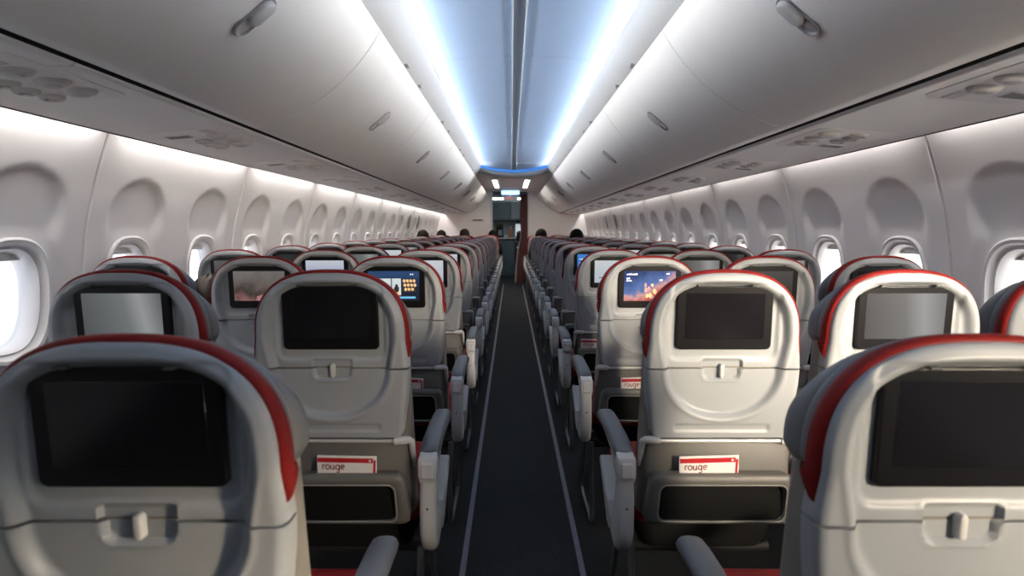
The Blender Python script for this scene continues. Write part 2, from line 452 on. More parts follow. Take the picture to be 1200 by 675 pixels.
# end fascia of the vault: white ring with blue glow line
mb = MB()
xs = [-.62+.062*k for k in range(21)]
def arc(x, a, b): return a + (b-a)*(1-(abs(x)/.62)**2)
top = [(x, CEND, vault(x, CEND)+.02) for x in xs]
up = [(x, CEND-.02, arc(x, 2.235, 2.215)) for x in xs]
lo = [(x, CEND-.02, arc(x, 2.20, 2.10)) for x in xs]
upb = [(x, CEND-.03, arc(x, 2.25, 2.135)) for x in xs]
lob = [(x, CEND+.03, arc(x, 2.17, 2.055)) for x in xs]
mid = [(x, CEND-.04, arc(x, 2.24, 2.105)) for x in xs]
mb.grid([top, upb]); mb.grid([upb, mid, [(p[0], p[1]+.02, p[2]-.03) for p in mid], lob, [(p[0], p[1]+.1, p[2]+.02) for p in lob]])
struct('trim_6', mb.mesh('vault_end', M['rail'], sharp=60), 'white curved fascia where the lit vault ends')
mb = MB()
mb.grid([[(x, CEND-.045, z+.045) for (x, y, z) in upb], [(x, CEND-.048, z+.004) for (x, y, z) in upb]])
struct('trim_7', mb.mesh('blue_line', M['blueglow']), 'blue glowing line at the end of the vault')
# lower ceiling beyond
mb = MB(); LH = 2.19
for a, b in ((-.66, -.262), (-.258, .258), (.262, .66)):
    mb.box((a, CEND+.02, LH), (b, END+.02, LH+.05), .006, 1)
struct('trim_8', mb.mesh('low_ceiling', M['low']), 'flat grey ceiling before the galley')

# ================================================================ OVERHEAD BINS
G, C_, T = (1.10, 1.69), (.757, 1.788), (.585, 2.10)
def binp(t): return tuple((1-t)**2*G[i]+2*t*(1-t)*C_[i]+t*t*T[i] for i in (0, 1))
edges = [-1.9, -.72] + [.88+1.6*k for k in range(9)]
edges[-1] = END
lm = MB()   # latch: oblong cup with a domed paddle, local: x along the aisle, y along the door curve, z out of the door
def pill(hx, hy, n=10):
    out = []
    r = hx
    for k in range(n+1): a = PI*k/n; out.append((r*math.cos(a), hy-r+r*math.sin(a)))
    for k in range(n+1): a = PI+PI*k/n; out.append((r*math.cos(a), -hy+r+r*math.sin(a)))
    return out
P_ = lambda hx, hy, z: [(x, y, z) for x, y in pill(hx, hy)]
lm.grid([P_(.034, .075, .0), P_(.0335, .0745, .004), P_(.031, .072, .006), P_(.028, .069, .004), P_(.025, .066, -.008)], True); lm.cap(P_(.025, .066, -.008))
cup_me = lm.mesh('latch_cup', M['latchcup'])
lm = MB(); lm.loft([P_(.026, .046, -.006), P_(.026, .046, .010), P_(.023, .043, .016), P_(.016, .036, .020)])
lm.v = [(x, y+.022, z) for x, y, z in lm.v]
paddle_me = lm.mesh('paddle', M['psu_dk'])
ORD = ['nearest', 'second', 'third', 'fourth', 'fifth', 'sixth', 'seventh', 'eighth', 'ninth', 'tenth', 'eleventh', 'twelfth', 'thirteenth', 'fourteenth', 'fifteenth', 'sixteenth']
bin_names = ['behind the viewer'] + ORD
for side, sg in (('left', -1), ('right', 1)):
    for i, (a, b) in enumerate(zip(edges, edges[1:])):
        a2, b2 = a+.003, b-.003
        ts = [k/22 for k in range(23)]
        pr = [binp(t) for t in ts]
        back = [(p[0]+.03*sg*0+.022, p[1]+.03) for p in pr]
        t0 = thing('overhead_bin', '', 'overhead bin', (0, (a+b)/2, 0), 'overhead bins')
        yc = (a+b)/2
        where = 'just behind the viewer' if i == 0 else (f'{ORD[i-1]} from the viewer' if i > 1 else 'nearest the viewer')
        if i == 1: where = 'first and nearest above the viewer'
        t0['label'] = f'white curved overhead bin on the {side}, {where}'
        mb = MB()
        rows = []
        for (y, ins) in ((a2, 1), (a2, 0), (b2, 0), (b2, 1)):
            src = back if ins else pr
            rows.append([(sg*p[0], y-yc, p[1]) for p in src])
        mb.grid(rows)
        # lower lip, rolled under
        mb.grid([[(sg*x, y-yc, h) for x, h in ((1.10, 1.69), (1.1025, 1.6915), (1.1035, 1.70), (1.098, 1.72))] for y in (a2, b2)])
        mb.grid([[(sg*x, y-yc, h) for x, h in ((.585, 2.10), (.588, 2.105), (.60, 2.106))] for y in (a2, b2)])
        link('bin_door', mb.mesh('bin_door', M['bin'], sharp=50), t0)
        # latch
        t = .57; p = binp(t); q = binp(t+.01)
        tx, th = (q[0]-p[0])*sg, q[1]-p[1]; l = math.hypot(tx, th)
        ey = Vector((tx/l, 0, th/l)); ex = Vector((0, 1, 0)); ez = ex.cross(ey)
        if ez.z > 0: ez = -ez; ex = -ex
        mt = Matrix((ex, ey, ez)).transposed().to_4x4(); mt.translation = Vector((sg*p[0], 0, p[1])) + ez*.001
        lo_ = link('latch', cup_me, t0); lo_.matrix_local = mt
        link('latch_paddle', paddle_me, lo_)
# dark recess between bin and service panel
for i, sgn in enumerate((-1, 1)):
    mb = MB(); mb.grid([[(sgn*x, y, h) for x, h in ((1.085, 1.715), (1.09, 1.76), (1.15, 1.76), (1.133, 1.73), (1.1295, 1.6895))] for y in (Y0, END)])
    struct(f'trim_{9+i}', mb.mesh('bin_gap', M['black']), 'dark gap under the overhead bins')
# service panel strip
PP = [(1.134, 1.70), (1.1305, 1.689), (1.1335, 1.683), (1.141, 1.678), (1.152, 1.678), (1.156, 1.682), (1.160, 1.682), (1.30, 1.668), (1.45, 1.656), (1.585, 1.648), (1.598, 1.650), (1.602, 1.660), (1.600, 1.70)]
def psu_h(a): return lerp_tab([(1.16, 1.682), (1.30, 1.668), (1.45, 1.656), (1.585, 1.648)], a)
for i, sgn in enumerate((-1, 1)):
    side = 'left' if sgn < 0 else 'right'
    mb = MB(); cuts = [Y0, -.55, .47] + [1.49+1.02*k for k in range(13)]
    cuts = [c for c in cuts if c < END-.2]+[END]
    for a, b in zip(cuts, cuts[1:]):
        mb.grid([[(sgn*x, y, h+dh) for x, h in PP] for y, dh in ((a+.002, .012), (a+.0025, 0), (b-.0025, 0), (b-.002, .012))])
    mb.grid([[(sgn*x, y, h+.014) for x, h in PP[6:]] for y in (Y0, END)])
    struct(f'trim_{11+i}', mb.mesh('service_strip', M['psu'], sharp=45), f'white service panel strip under the {side} bins')
    mb = MB(); mb.box((sgn*1.601-.004, Y0, 1.6465), (sgn*1.601+.004, END, 1.664), .001, 1)
    struct(f'trim_{13+i}', mb.mesh('strip_edge', M['black']), 'thin dark edge of the service panel strip')

# service units: reading lights, nozzles and grille
def disc_rings(cx, cy, rs):
    return [[(cx+r*math.cos(2*PI*k/24)*1., cy+r*math.sin(2*PI*k/24)*el, z) for k in range(24)] for r, z, el in rs]
base = MB()
bl = [(x, y) for x, y in rr_loop(0, 0, .15, .24, .05, 8)]
base.loft([[(x*1., y*1., .004) for x, y in bl], [(x, y, -.001) for x, y in bl], [(x*.985, y*.99, -.002) for x, y in bl]])
base_me = base.mesh('plate', M['psu'])
rl = MB(); rl.loft(disc_rings(0, 0, [(.046, .002, .85), (.044, -.002, .85), (.038, -.008, .85), (.028, -.012, .85)])); rl_me = rl.mesh('reading_light', M['psu_dk'])
rl = MB(); rl.loft(disc_rings(0, 0, [(.024, -.011, .85), (.022, -.013, .85), (.012, -.014, .85)])); lens_me = rl.mesh('lens', M['lens'])
nz = MB(); nz.loft(disc_rings(0, 0, [(.034, .002, 1), (.033, -.003, 1), (.026, -.009, 1), (.020, -.009, 1), (.016, -.003, 1), (.010, -.003, 1), (.008, -.012, 1)])); nz_me = nz.mesh('air_nozzle', M['psu_dk'])
gr = MB(); gr.box((-.05, -.035, -.003), (.05, .035, .002), .002, 2); gr.mi = 1
for k in range(9): gr.box((-.043+k*.0105, -.028, -.0036), (-.038+k*.0105, .028, -.002))
gr_me = gr.mesh('speaker_grille', [M['psu'], M['black']])
sg_me = MB().box((-.02, -.04, -.002), (.02, .04, .002), .001, 1).mesh('sign_lens', M['psu_dk'])
UY = [.56, 1.58] + [2.6+1.02*k for k in range(11)]
sp = None
for side, sgn in (('left', -1), ('right', 1)):
    for i, y in enumerate(UY):
        a = 1.345; ang = math.atan2(psu_h(1.45)-psu_h(1.25), .2)
        lab = f'service unit with round reading lights on the {side} panel strip, ' + ('just above the viewer' if i == 0 else f'{ORD[i-1] if i > 1 else "first"} ahead of the viewer')
        if sp is None:
            sp = thing('service_unit', lab, 'reading light panel', group='overhead service units')
            link('plate', base_me, sp)
            for dx, dy in ((-.07, -.13), (-.075, -.02), (-.065, .09)):
                r = link('reading_light', rl_me, sp, (dx, dy, -.004)); link('lens', lens_me, r)
            for dx, dy in ((.035, -.16), (.045, -.08), (.035, 0.)): link('air_nozzle', nz_me, sp, (dx, dy, -.004))
            link('speaker_grille', gr_me, sp, (.07, .13, -.002)); link('sign_lens', sg_me, sp, (-.075, .18, -.002))
            o = sp
        else:
            o = copy_tree(sp); o['label'] = lab
        o.location = (sgn*a, y, psu_h(a)+.0006)
        o.rotation_euler = (0, -ang*sgn if sgn > 0 else ang, 0 if sgn > 0 else 0)
        if sgn < 0: o.rotation_euler = (0, -ang, PI)

# ================================================================ BULKHEAD AND GALLEY
OX0, OX1 = -.485, .345
def bulk(x0, x1):
    mb = MB(); mb.box((x0, END, 0), (x1, END+.05, 2.25), .004, 1); return mb
mb = bulk(-1.85, OX0-.05); struct('wall_front_left', mb.mesh('wall_front_left', M['bulk']), 'pale partition left of the galley doorway')
mb = bulk(OX1, 1.85); struct('wall_front_right', mb.mesh('wall_front_right', M['bulk']), 'pale partition right of the galley doorway')
mb = MB(); mb.box((OX0-.05, END-.015, 0), (OX0, END+.08, 2.2), .006, 1); mb.box((OX1-.005, END-.01, 0), (OX1+.03, END+.08, 2.2), .006, 1)
struct('door_1', mb.mesh('door_1', M['jamb']), 'white jambs of the galley doorway')
mb = MB(); mb.box((-1.85, END, 2.22), (1.85, END+.05, 2.65)); struct('wall_front_upper', mb.mesh('wall_front_upper', M['hull']))
mb = MB()
mb.box((-1.2, END+.05, 0), (-1.15, 17.6, 2.5)); mb.box((1.15, END+.05, 0), (1.2, 17.6, 2.5)); mb.box((-1.2, 17.55, 0), (1.2, 17.6, 2.5))
struct('wall_galley', mb.mesh('wall_galley', M['cab']), 'dark galley walls')
mb = MB(); mb.box((-1.2, END+.05, 2.42), (1.2, 17.6, 2.46)); struct('ceiling_galley', mb.mesh('ceiling_galley', M['cab']))
# two square lamps in the low ceiling
lampm = MB(); lampm.box((-.045, -1.0, -.008), (.045, 1.0, 0), .004, 1); lamp_me = lampm.mesh('diffuser', M['lamp'])
rimm = MB(); rimm.box((-.06, -1.05, -.004), (.06, 1.05, .001), .002, 1); rim_me = rimm.mesh('lamp_rim', M['psu'])
for x, w in ((-.345, 'left'), (.255, 'right')):
    t0 = thing('ceiling_lamp', f'bright square lamp in the low ceiling, {w} one of the pair before the galley', 'lamp', (x, 11.9, LH+.001), 'lamps in the low ceiling')
    link('lamp_rim', rim_me, t0); link('diffuser', lamp_me, t0)
t0 = thing('blue_lamp', 'glowing pale blue light bar on the ceiling above the exit sign', 'lamp', (-.06, 13.75, 2.19))
mb = MB(); mb.box((-.21, -.06, -.10), (.21, .05, -.005), .03, 3); link('diffuser', mb.mesh('diffuser', M['lampblue']), t0)
mb = MB(); mb.box((-.22, -.05, -.012), (.22, .05, .0), .004, 1); link('mount', mb.mesh('mount', M['psu']), t0)
# exit sign
t0 = thing('exit_sign', 'small lit exit sign hanging above the galley doorway', 'exit sign', (-.06, 13.98, 1.985))
mb = MB(); mb.prism([(-.155, .0), (.155, .0), (.185, .085), (-.185, .085)], -.03, .03, .006, 'Y'); link('housing', mb.mesh('housing', M['jamb']), t0)
mb = MB(); mb.prism([(-.135, .012), (.135, .012), (.155, .073), (-.155, .073)], -.034, -.028, 0, 'Y'); link('sign_face', mb.mesh('sign_face', M['signface']), t0)
mb = MB(); mb.box((-.02, -.01, .08), (.02, .01, .205)); link('bracket', mb.mesh('bracket', M['jamb']), t0)
def text_mesh(body, size, m, ext=.001):
    c = bpy.data.curves.new('lettering', 'FONT'); c.body = body; c.size = size; c.extrude = ext; c.align_x = 'CENTER'
    o = bpy.data.objects.new('tmp', c); COL.objects.link(o)
    dg = bpy.context.evaluated_depsgraph_get(); me = bpy.data.meshes.new_from_object(o.evaluated_get(dg))
    bpy.data.objects.remove(o); me.materials.clear(); me.materials.append(m); return me
l = link('lettering', text_mesh('EXIT', .075, M['signred']), t0, (-.03, -.036, .016)); l.rotation_euler = (PI/2, 0, 0)
# placard / grab handle on the left partition
mb = MB(); mb.tube([(-.95, END-.002, 1.515), (-.95, END-.03, 1.515), (-.72, END-.03, 1.515), (-.72, END-.002, 1.515)], .011, 8)
tag(link('grab_handle', mb.mesh('grab_handle', M['steel'])), 'short dark grab handle fixed on the left partition by the doorway', 'handle')
# curtain: pleated, gathered at the right side of the doorway
cur = thing('curtain', 'dark red pleated curtain drawn to the right side of the galley doorway', 'curtain', (0, 0, 0))
def cur_pt(u, v):  # u 0..1 across, v 0..1 down
    h = 2.13-2.10*v
    wid = .16+.07*v - .05*math.exp(-((v-.45)/.15)**2)
    x1 = .345; x = x1 - wid*(1-u)*1.0 - .05*v*(1-u)
    y = END-.06 + .022*math.sin(u*PI*9)*(0.6+.4*v)
    return (x, y, h)
mb = MB(); mb.grid([[cur_pt(u/54, v/24) for u in range(55)] for v in range(25)]); link('cloth', mb.mesh('cloth', M['curtain'], sharp=80), cur)
mb = MB(); mb.grid([[(cur_pt(0, v/24)[0]+dx, cur_pt(0, v/24)[1]-dy, cur_pt(0, v/24)[2]) for dx, dy in ((-.035*max(0, (v/24-.4)*1.6), .004), (0, .012), (.012, .012), (.012, 0))] for v in range(8, 25)])
link('edge_band', mb.mesh('edge_band', M['curtain_edge']), cur)
mb = MB(); mb.tube([(OX0, END-.06, 2.145), (OX1+.02, END-.06, 2.145)], .008, 8); tag(link('curtain_rail', mb.mesh('curtain_rail', M['steel'])), 'thin metal curtain rail across the galley doorway', 'rail')
# galley units
GY = 16.7
t0 = thing('galley_cabinet', 'dark blue grey galley cabinet wall seen through the doorway', 'cabinet', (-.05, GY, 0))
mb = MB(); mb.box((-.75, 0, 0), (.75, .6, 1.03), .01, 1); link('lower_unit', mb.mesh('lower_unit', M['cab']), t0)
for k in range(5): 
    mb = MB(); mb.box((-.74+.3*k, -.02, .06), (-.46+.3*k, 0, .98), .008, 1); d = link('door', mb.mesh('door', M['cab']), t0)
    mb = MB(); mb.box((-.60+.3*k, -.035, .86), (-.59+.3*k, -.018, .95), .003, 1); link('handle', mb.mesh('handle', M['steel']), d)
mb = MB(); mb.box((-.75, .38, 1.06), (.75, .6, 1.55)); link('back_panel', mb.mesh('back_panel', M['cab2']), t0)
mb = MB(); mb.box((-.75, .0, 1.55), (.75, .6, 2.4), .01, 1); link('upper_unit', mb.mesh('upper_unit', M['cab']), t0)
for k in range(4):
    mb = MB(); mb.box((-.73+.37*k, -.02, 1.58), (-.38+.37*k, 0, 2.08), .008, 1); d = link('door', mb.mesh('door', M['cab2'] if k > 1 else M['cab']), t0)
    mb = MB(); mb.box((-.58+.37*k, -.035, 1.61), (-.52+.37*k, -.018, 1.625), .003, 1); link('handle', mb.mesh('handle', M['steel']), d)
mb = MB(); mb.box((-.7, -.03, 2.13), (.65, .0, 2.18), .006, 1); link('light_strip', mb.mesh('light_strip', M['lamp']), t0)['label'] = 'white glowing light strip'
mb = MB(); mb.box((-.42, -.06, 1.03), (.70, .6, 1.065), .006, 1); tag(link('worktop', mb.mesh('worktop', M['counter']), None, (-.05, GY, 0)), 'pale galley worktop on the dark lower cabinets', 'worktop')
def lathe(prof, n=20):
    m = MB(); m.loft([[(r*math.cos(2*PI*k/n), r*math.sin(2*PI*k/n), z) for k in range(n)] for r, z in prof]); return m
bo = thing('bottle', 'orange bottle standing on the galley worktop', 'bottle', (-.055, GY+.1, 1.066))
link('body', lathe([(.04, 0), (.045, .01), (.045, .17), (.03, .21), (.018, .24), (.018, .27)]).mesh('body', M['orange']), bo)
link('cap', lathe([(.02, .265), (.02, .30), (.016, .305)]).mesh('cap', M['cup']), bo)
cup = lathe([(.025, 0), (.027, .002), (.036, .085), (.033, .085), (.024, .006)]).mesh('cup', M['cup'])
for x, w in ((-.21, 'left'), (-.14, 'right')): tag(link('cup', cup, None, (x, GY+.06, 1.066)), f'white paper cup on the galley worktop, {w} one of two beside the bottle', 'cup', 'cups on the galley worktop')
cm = thing('coffee_maker', 'dark galley coffee maker at the left end of the worktop', 'coffee maker', (-.36, GY+.2, 1.066))
mb = MB(); mb.box((-.09, -.1, 0), (.09, .12, .05), .01, 1); mb.box((-.09, .03, .04), (.09, .12, .36), .01, 1); mb.box((-.09, -.1, .28), (.09, .12, .38), .01, 1); link('housing', mb.mesh('housing', M['jump']), cm)
link('jug', MB().loft([[(r*math.cos(2*PI*k/16), -.04+r*math.sin(2*PI*k/16), z) for k in range(16)] for r, z in ((.05, .055), (.065, .09), (.06, .16), (.045, .2), (.05, .22))]).mesh('jug', M['lens']), cm)
bw = thing('galley_window', 'bright frosted panel at the right end of the galley worktop', 'window', (.17, GY+.37, 1.08))
mb = MB(); mb.box((-.11, 0, 0), (.11, .02, .40), .01, 1); link('frame', mb.mesh('frame', M['jamb']), bw)
mb = MB(); mb.box((-.085, -.01, .03), (.085, .005, .37), .01, 1); link('pane', mb.mesh('pane', M['frost']), bw)
mb = MB(); mb.box((-.07, -.1, 0), (.07, .05, .16), .02, 2); mb.box((-.05, -.105, .03), (.05, -.095, .13)); 
tag(link('crew_phone', mb.mesh('crew_phone', M['jump']), None, (.19, GY+.3, 1.50)), 'small black crew phone box on the galley wall near the top of the frosted panel', 'phone')
# crew jump seat by the curtain
js = thing('jump_seat', 'black crew jump seat standing beside the red curtain', 'seat', (.235, 15.35, 0))
mb = MB(); mb.box((-.19, .0, .46), (.19, .09, 1.0), .03, 3); link('backrest', mb.mesh('backrest', M['jump']), js)
mb = MB(); mb.box((-.14, -.01, .98), (.14, .1, 1.26), .07, 4); link('headrest', mb.mesh('headrest', M['jump']), js)
mb = MB(); mb.box((-.19, -.38, .40), (.19, .05, .48), .03, 3); link('seat', mb.mesh('seat', M['jump']), js)
for sx in (-1, 1):
    mb = MB(); mb.grid([[(sx*.09+d, -.005-.004*(k % 2), 1.0-.5*k/8) for d in (-.022, .022)] for k in range(9)]); link('harness_strap', mb.mesh('harness_strap', M['cloth2']), js)
mb = MB(); mb.box((-.15, -.3, 0), (.15, .08, .41), .02, 1); link('pedestal', mb.mesh('pedestal', M['jump']), js)
mb = MB(); mb.box((-.13, -.015, .80), (-.09, -.005, .86), .004, 1); mb.box((-.07, -.015, .62), (-.03, -.005, .68), .004, 1); link('buckle', mb.mesh('buckle', M['bar']), js)
# slim dark grips on the far sidewalls by the exits
for side, sgn in (('left', -1), ('right', 1)):
    for k, y in enumerate((10.1, 11.0)):
        a = wall_a(1.40)+SHIFT[side]
        mb = MB(); mb.tube([(sgn*(wall_a(h)+SHIFT[side]-.012), y+.25*(1.5-h)*0, h) for h in (1.30, 1.36, 1.42, 1.48, 1.54)], [.012, .02, .022, .02, .012], 8)
        tag(link('exit_grip', mb.mesh('exit_grip', M['steel'])), f'slim dark exit grip on the far {side} sidewall, {"nearer" if k == 0 else "farther"} of its pair', 'handle', 'exit grips')

# ================================================================ SEAT
K, HT = .14, 1.04           # recline shear
H0, AT, BT = .98, .180, .196
NEXP = 2.6
LOWTAB = [(.70, .183), (.78, .193), (.86, .202), (.905, .204), (.94, .201), (.98, .196)]
def shell_hw(h):
    if h <= H0: return lerp_tab(LOWTAB, h)
    f = min(1., (h-H0)/AT); return BT*max(0, 1-f**NEXP)**(1/NEXP)
def shell_edge(x, h):
    if h <= H0: return shell_hw(h)-abs(x)
    f = ((abs(x)/BT)**NEXP+((h-H0)/AT)**NEXP)**(1/NEXP); return (1-f)*.185
def egg(x, h):
    if h < .905:
        f = ((abs(x)/.156)**2.1+((.905-h)/.137)**2.1)**(1/2.1); return (1-f)*.145
    if h < .98: return lerp_tab([(.905, .156), (.98, .170)], h)-abs(x)
    f = ((abs(x)/.170)**2.9+((h-.98)/.157)**2.9)**(1/2.9); return (1-f)*.165
def relief(x, h):
    """height of the moulded back, metres toward the passenger behind"""
    e = shell_edge(x, h); r = .016
    d = 0.
    if e < r: d -= r-math.sqrt(max(0, r*r-(r-max(e, 0))**2))
    g = egg(x, h)
    d -= .018*sstep(0, .015, g)
    d += .003*math.exp(-((g+.005)/.0045)**2)
    if h > .90:
        s = rrect(x, h, 0, 1.031, .143, .104, .024); d -= .007*sstep(-.004, .006, s)
    # latch recess across the seam
    if abs(x) < .09 and .85 < h < .95:
        s = rrect(x, h, 0, .914, .054, .014, .006)
        s2 = rrect(x, h, 0, .893, .050, .022, .018)
        s = max(s, s2)
        d -= .009*sstep(-.001, .005, s); d += .002*math.exp(-((s+.003)/.0028)**2)
    if h < .77:
        s = rrect(x, h, 0, .744, .126, .010, .003)
        d -= .004*sstep(-.001, .003, s)
    return d
def ulist(n):
    out = []
    for k in range(n+1):
        u = -1+2*k/n; out.append(math.sin(u*PI/2)*.45+u*.55)
    return out
def field(hrows, nu, hwf, bottom_round=0.):
    mb = MB(); rows = []
    for h in hrows:
        w = hwf(h); rows.append([(u*w, -relief(u*w, h), h) for u in ulist(nu)])
    mb.grid(rows)
    # skirt going forward
    per = [r[0] for r in rows]+rows[-1][1:-1]+[r[-1] for r in rows[::-1]]+rows[0][1:-1][::-1]
    mb.grid([per, [(x, .045, h) for x, y, h in per]], True)
    return mb
th = [math.radians(a) for a in [2.2*k for k in range(41)]+[89.2]]
hr = [.9075+.0038*k for k in range(19)]+[H0+AT*math.sin(t)**(2/NEXP) for t in th[1:]]
def prune(h):
    out = [h[0]]
    for v in h[1:]:
        if v-out[-1] > .0004: out.append(v)
    # split coarse steps
    o2 = [out[0]]
    for v in out[1:]:
        n = max(1, math.ceil((v-o2[-1])/.0045)); b = o2[-1]
        o2 += [b+(v-b)*k/n for k in range(1, n+1)]
    return o2
shell_me = field(prune(sorted(hr)), 92, shell_hw).shear(K, HT).mesh('back_shell', M['shell'], sharp=50)
def tray_hw(h):
    w = shell_hw(h); r = .018
    if h < .717+r: w -= r-math.sqrt(max(0, r*r-(.717+r-h)**2))
    return w
tr = [.717, .7172, .718, .7195, .722, .725]+[.728+.0038*k for k in range(46)]
tr = [h for h in tr if h < .9025]+[.9025]
tray_me = field(tr, 92, tray_hw).shear(K, HT).mesh('tray_table', M['shell'], sharp=50)
# latch
mb = MB(); P2 = lambda hx, hy, d: [(x, -d, .896+z) for x, z in pill(hx, hy)]
mb.loft([P2(.0062, .019, -.036), P2(.0062, .019, -.017), P2(.005, .0178, -.0145), P2(.003, .015, -.0135)]); latch_me = mb.shear(K, HT).mesh('latch', M['knuckle'])
# coat clips above the screen
clip_mes = [MB().box((x-.008, -.002, 1.1255), (x+.008, .012, 1.1295), .001, 1).shear(K, HT).mesh('clip', M['shell_dk']) for x in (-.07, .07)]
# screen: bezel and display (own origin at its centre so lit pictures can use object coordinates)
SZ = 1.040
mb = MB(); L = lambda hx, hz, y: [(x, y, z) for x, z in rr_loop(0, 0, hx, hz, .013, 5)]
mb.loft([L(.126, .085, .016), L(.126, .085, -.006), L(.1245, .0835, -.0085), L(.1225, .0815, -.0095)]); bez_me = mb.shear(K, 0).mesh('screen', M['bezel'], sharp=18)
mb = MB(); mb.box((-.104, -.0105, -.056), (.104, -.006, .066), .001, 1); disp_me = mb.shear(K, 0).mesh('display', M['off'])
# red trim band sweeping over the top
def arch(n=70, hlow=.962, off=0.):
    pts = []
    nl = 6
    for k in range(nl): 
        h = hlow+(H0-hlow)*k/nl; pts.append((shell_hw(h)+off, h, 1., 0.))
    for k in range(n+1):
        t = PI/2*k/n; c, s_ = math.cos(t), math.sin(t)
        x, h = BT*c**(2/NEXP), AT*s_**(2/NEXP)
        nx, nh = (x/BT)**(NEXP-1)/BT, (h/AT)**(NEXP-1)/AT; l = math.hypot(nx, nh)
        pts.append((x+off*nx/l, H0+h+off*nh/l, nx/l, nh/l))
    return pts+[(-x, h, -a, b) for x, h, a, b in pts[-2::-1]]
def sweep(sec, hlow):
    """sec(t) -> list of (offset, y); t = 0 at ends .. 1 at the top"""
    A = arch(hlow=hlow); rings = []
    for x, h, a, b in A:
        t = (h-hlow)/(H0+AT-hlow)
        rings.append([(x+a*o, y, h+b*o) for o, y in sec(t)])
    m = MB(); m.loft(rings); return m
def trim_sec(t):
    y0, y1 = .016, .044+.012*(1-t)
    return [(-.02, y0), (.000, y0), (.0045, y0+.002), (.0075, y0+.007), (.0085, (y0+y1)/2), (.0075, y1-.006), (.004, y1-.001), (-.02, y1)]
tm = sweep(trim_sec, .945)
# pointed slanted lower ends
tm.v = [(x, y, (h if h > .985 else h + (.045*(y-.016)/.045-.012 if h < .955 else (.018*(y-.016)/.045 if h < .968 else 0)))) for x, y, h in tm.v]
trim_me = tm.shear(K, HT).mesh('red_trim', M['red'], sharp=45)
# headrest cushion
def head_loop(s, grow=0.):
    top = [(x, h) for x, h, a, b in arch(40, .985, grow)]
    low = [(-.190-grow, .97), (-.180-grow, .955), (-.160, .945), (-.10, .94), (0, .94), (.10, .94), (.160, .945), (.180+grow, .955), (.190+grow, .97)]
    lp = top+low; cx, cz = 0, 1.05
    return [(x*s, cz+(z-cz)*s) for x, z in lp]
mb = MB()
for seg in ([(.048, .93), (.050, .975), (.056, .995), (.066, .998), (.074, .985), (.0765, .968)], [(.0765, .968), (.080, .985), (.090, 1.0), (.110, 1.0), (.130, .985), (.143, .94), (.150, .85)]):
    mb.loft([[(x, .048+(y-.048)*.95, h-max(0, y-.055)*.42*sstep(1.0, 1.12, h)) for x, h in head_loop(s, .004)] for y, s in seg])
head_me = mb.shear(K, HT).mesh('headrest', M['dark'], sharp=50)
# back cushion: taupe leather bolster seen at the sides
def rloop(h0, h1, w0, w1, s, r=.03):
    pts = rr_loop(0, (h0+h1)/2, .2, (h1-h0)/2, r, 6); out = []
    for x, h in pts:
        w = (w0+(w1-w0)*(h-h0)/(h1-h0))/.2; out.append((x*w*s, (h0+h1)/2+(h-(h0+h1)/2)*(1-(1-s)*.4)))
    return out
mb = MB(); mb.loft([[(x, y, h) for x, h in rloop(.47, .985, .206, .188, s)] for y, s in ((.028, .93), (.030, .97), (.036, 1.0), (.062, 1.02), (.095, 1.02), (.118, .98), (.130, .90))])
back_me = mb.shear(K, HT).mesh('back_cushion', M['taupe'], sharp=50)
# lower back panel, behind the pocket
mb = MB(); mb.loft([[(x, y, h) for x, h in rr_loop(0, .59, .196*s, .125*s, .02, 4)] for y, s in ((.05, 1.0), (.022, 1.0), (.016, .985), (.012, .96))])
low_me = mb.shear(K, HT).mesh('lower_back', M['greyl'])
# hinge bar with knuckles
mb = MB(); mb.tube([(-.185, .004, .706), (.185, .004, .706)], .0055, 10); bar_me = mb.shear(K, HT).mesh('hinge_bar', M['bar'])
def knuckle(s_):
    mb = MB()
    mb.tube([(s_*.160, .004, .706), (s_*.163, .004, .706), (s_*.190, .004, .708), (s_*.2, .006, .708), (s_*.206, .012, .702), (s_*.207, .026, .665), (s_*.206, .045, .62)], [.006, .0105, .0115, .0105, .0095, .008, .004], 12)
    return mb.shear(K, HT).mesh('hinge_knuckle', M['knuckle'])
knk_mes = [knuckle(-1), knuckle(1)]
# literature pocket: leather frame with netting
def pocket_loop(hx0, hx1, h0, h1, r, y):
    pts = rr_loop(0, (h0+h1)/2, .2, (h1-h0)/2, r, 6)
    return [(x*(hx0+(hx1-hx0)*(h-h0)/(h1-h0))/.2, y - .012*(h-h0)/(h1-h0), h) for x, h in pts]
O_ = lambda d, y: pocket_loop(.206-d, .190-d, .478+d, .624-d, .022, y)
I_ = lambda d, y: pocket_loop(.166+d, .163+d, .492-d*.4, .594+d, .022, y)
mb = MB(); mb.grid([O_(.004, .02), O_(0, -.012), O_(.002, -.020), O_(.006, -.024), I_(.006, -.028), I_(.0, -.022), I_(-.001, -.014)], True)
pocket_me = mb.shear(K, HT).mesh('pocket_frame', M['greyl'], sharp=60)
mb = MB(); mb.tube(I_(.005, -.0285)+[I_(.005, -.0285)[0]], .0022, 6); pip_me = mb.shear(K, HT).mesh('piping', M['piping'])
mb = MB(); mb.grid([[(-.172+.344*i/16, -.016-.012*math.cos((i/16-.5)*2.4)*math.sin(PI*(j+2)/12), .484+.116*j/8) for i in range(17)] for j in range(9)])
net_me = mb.shear(K, HT).mesh('pocket_net', M['net'])
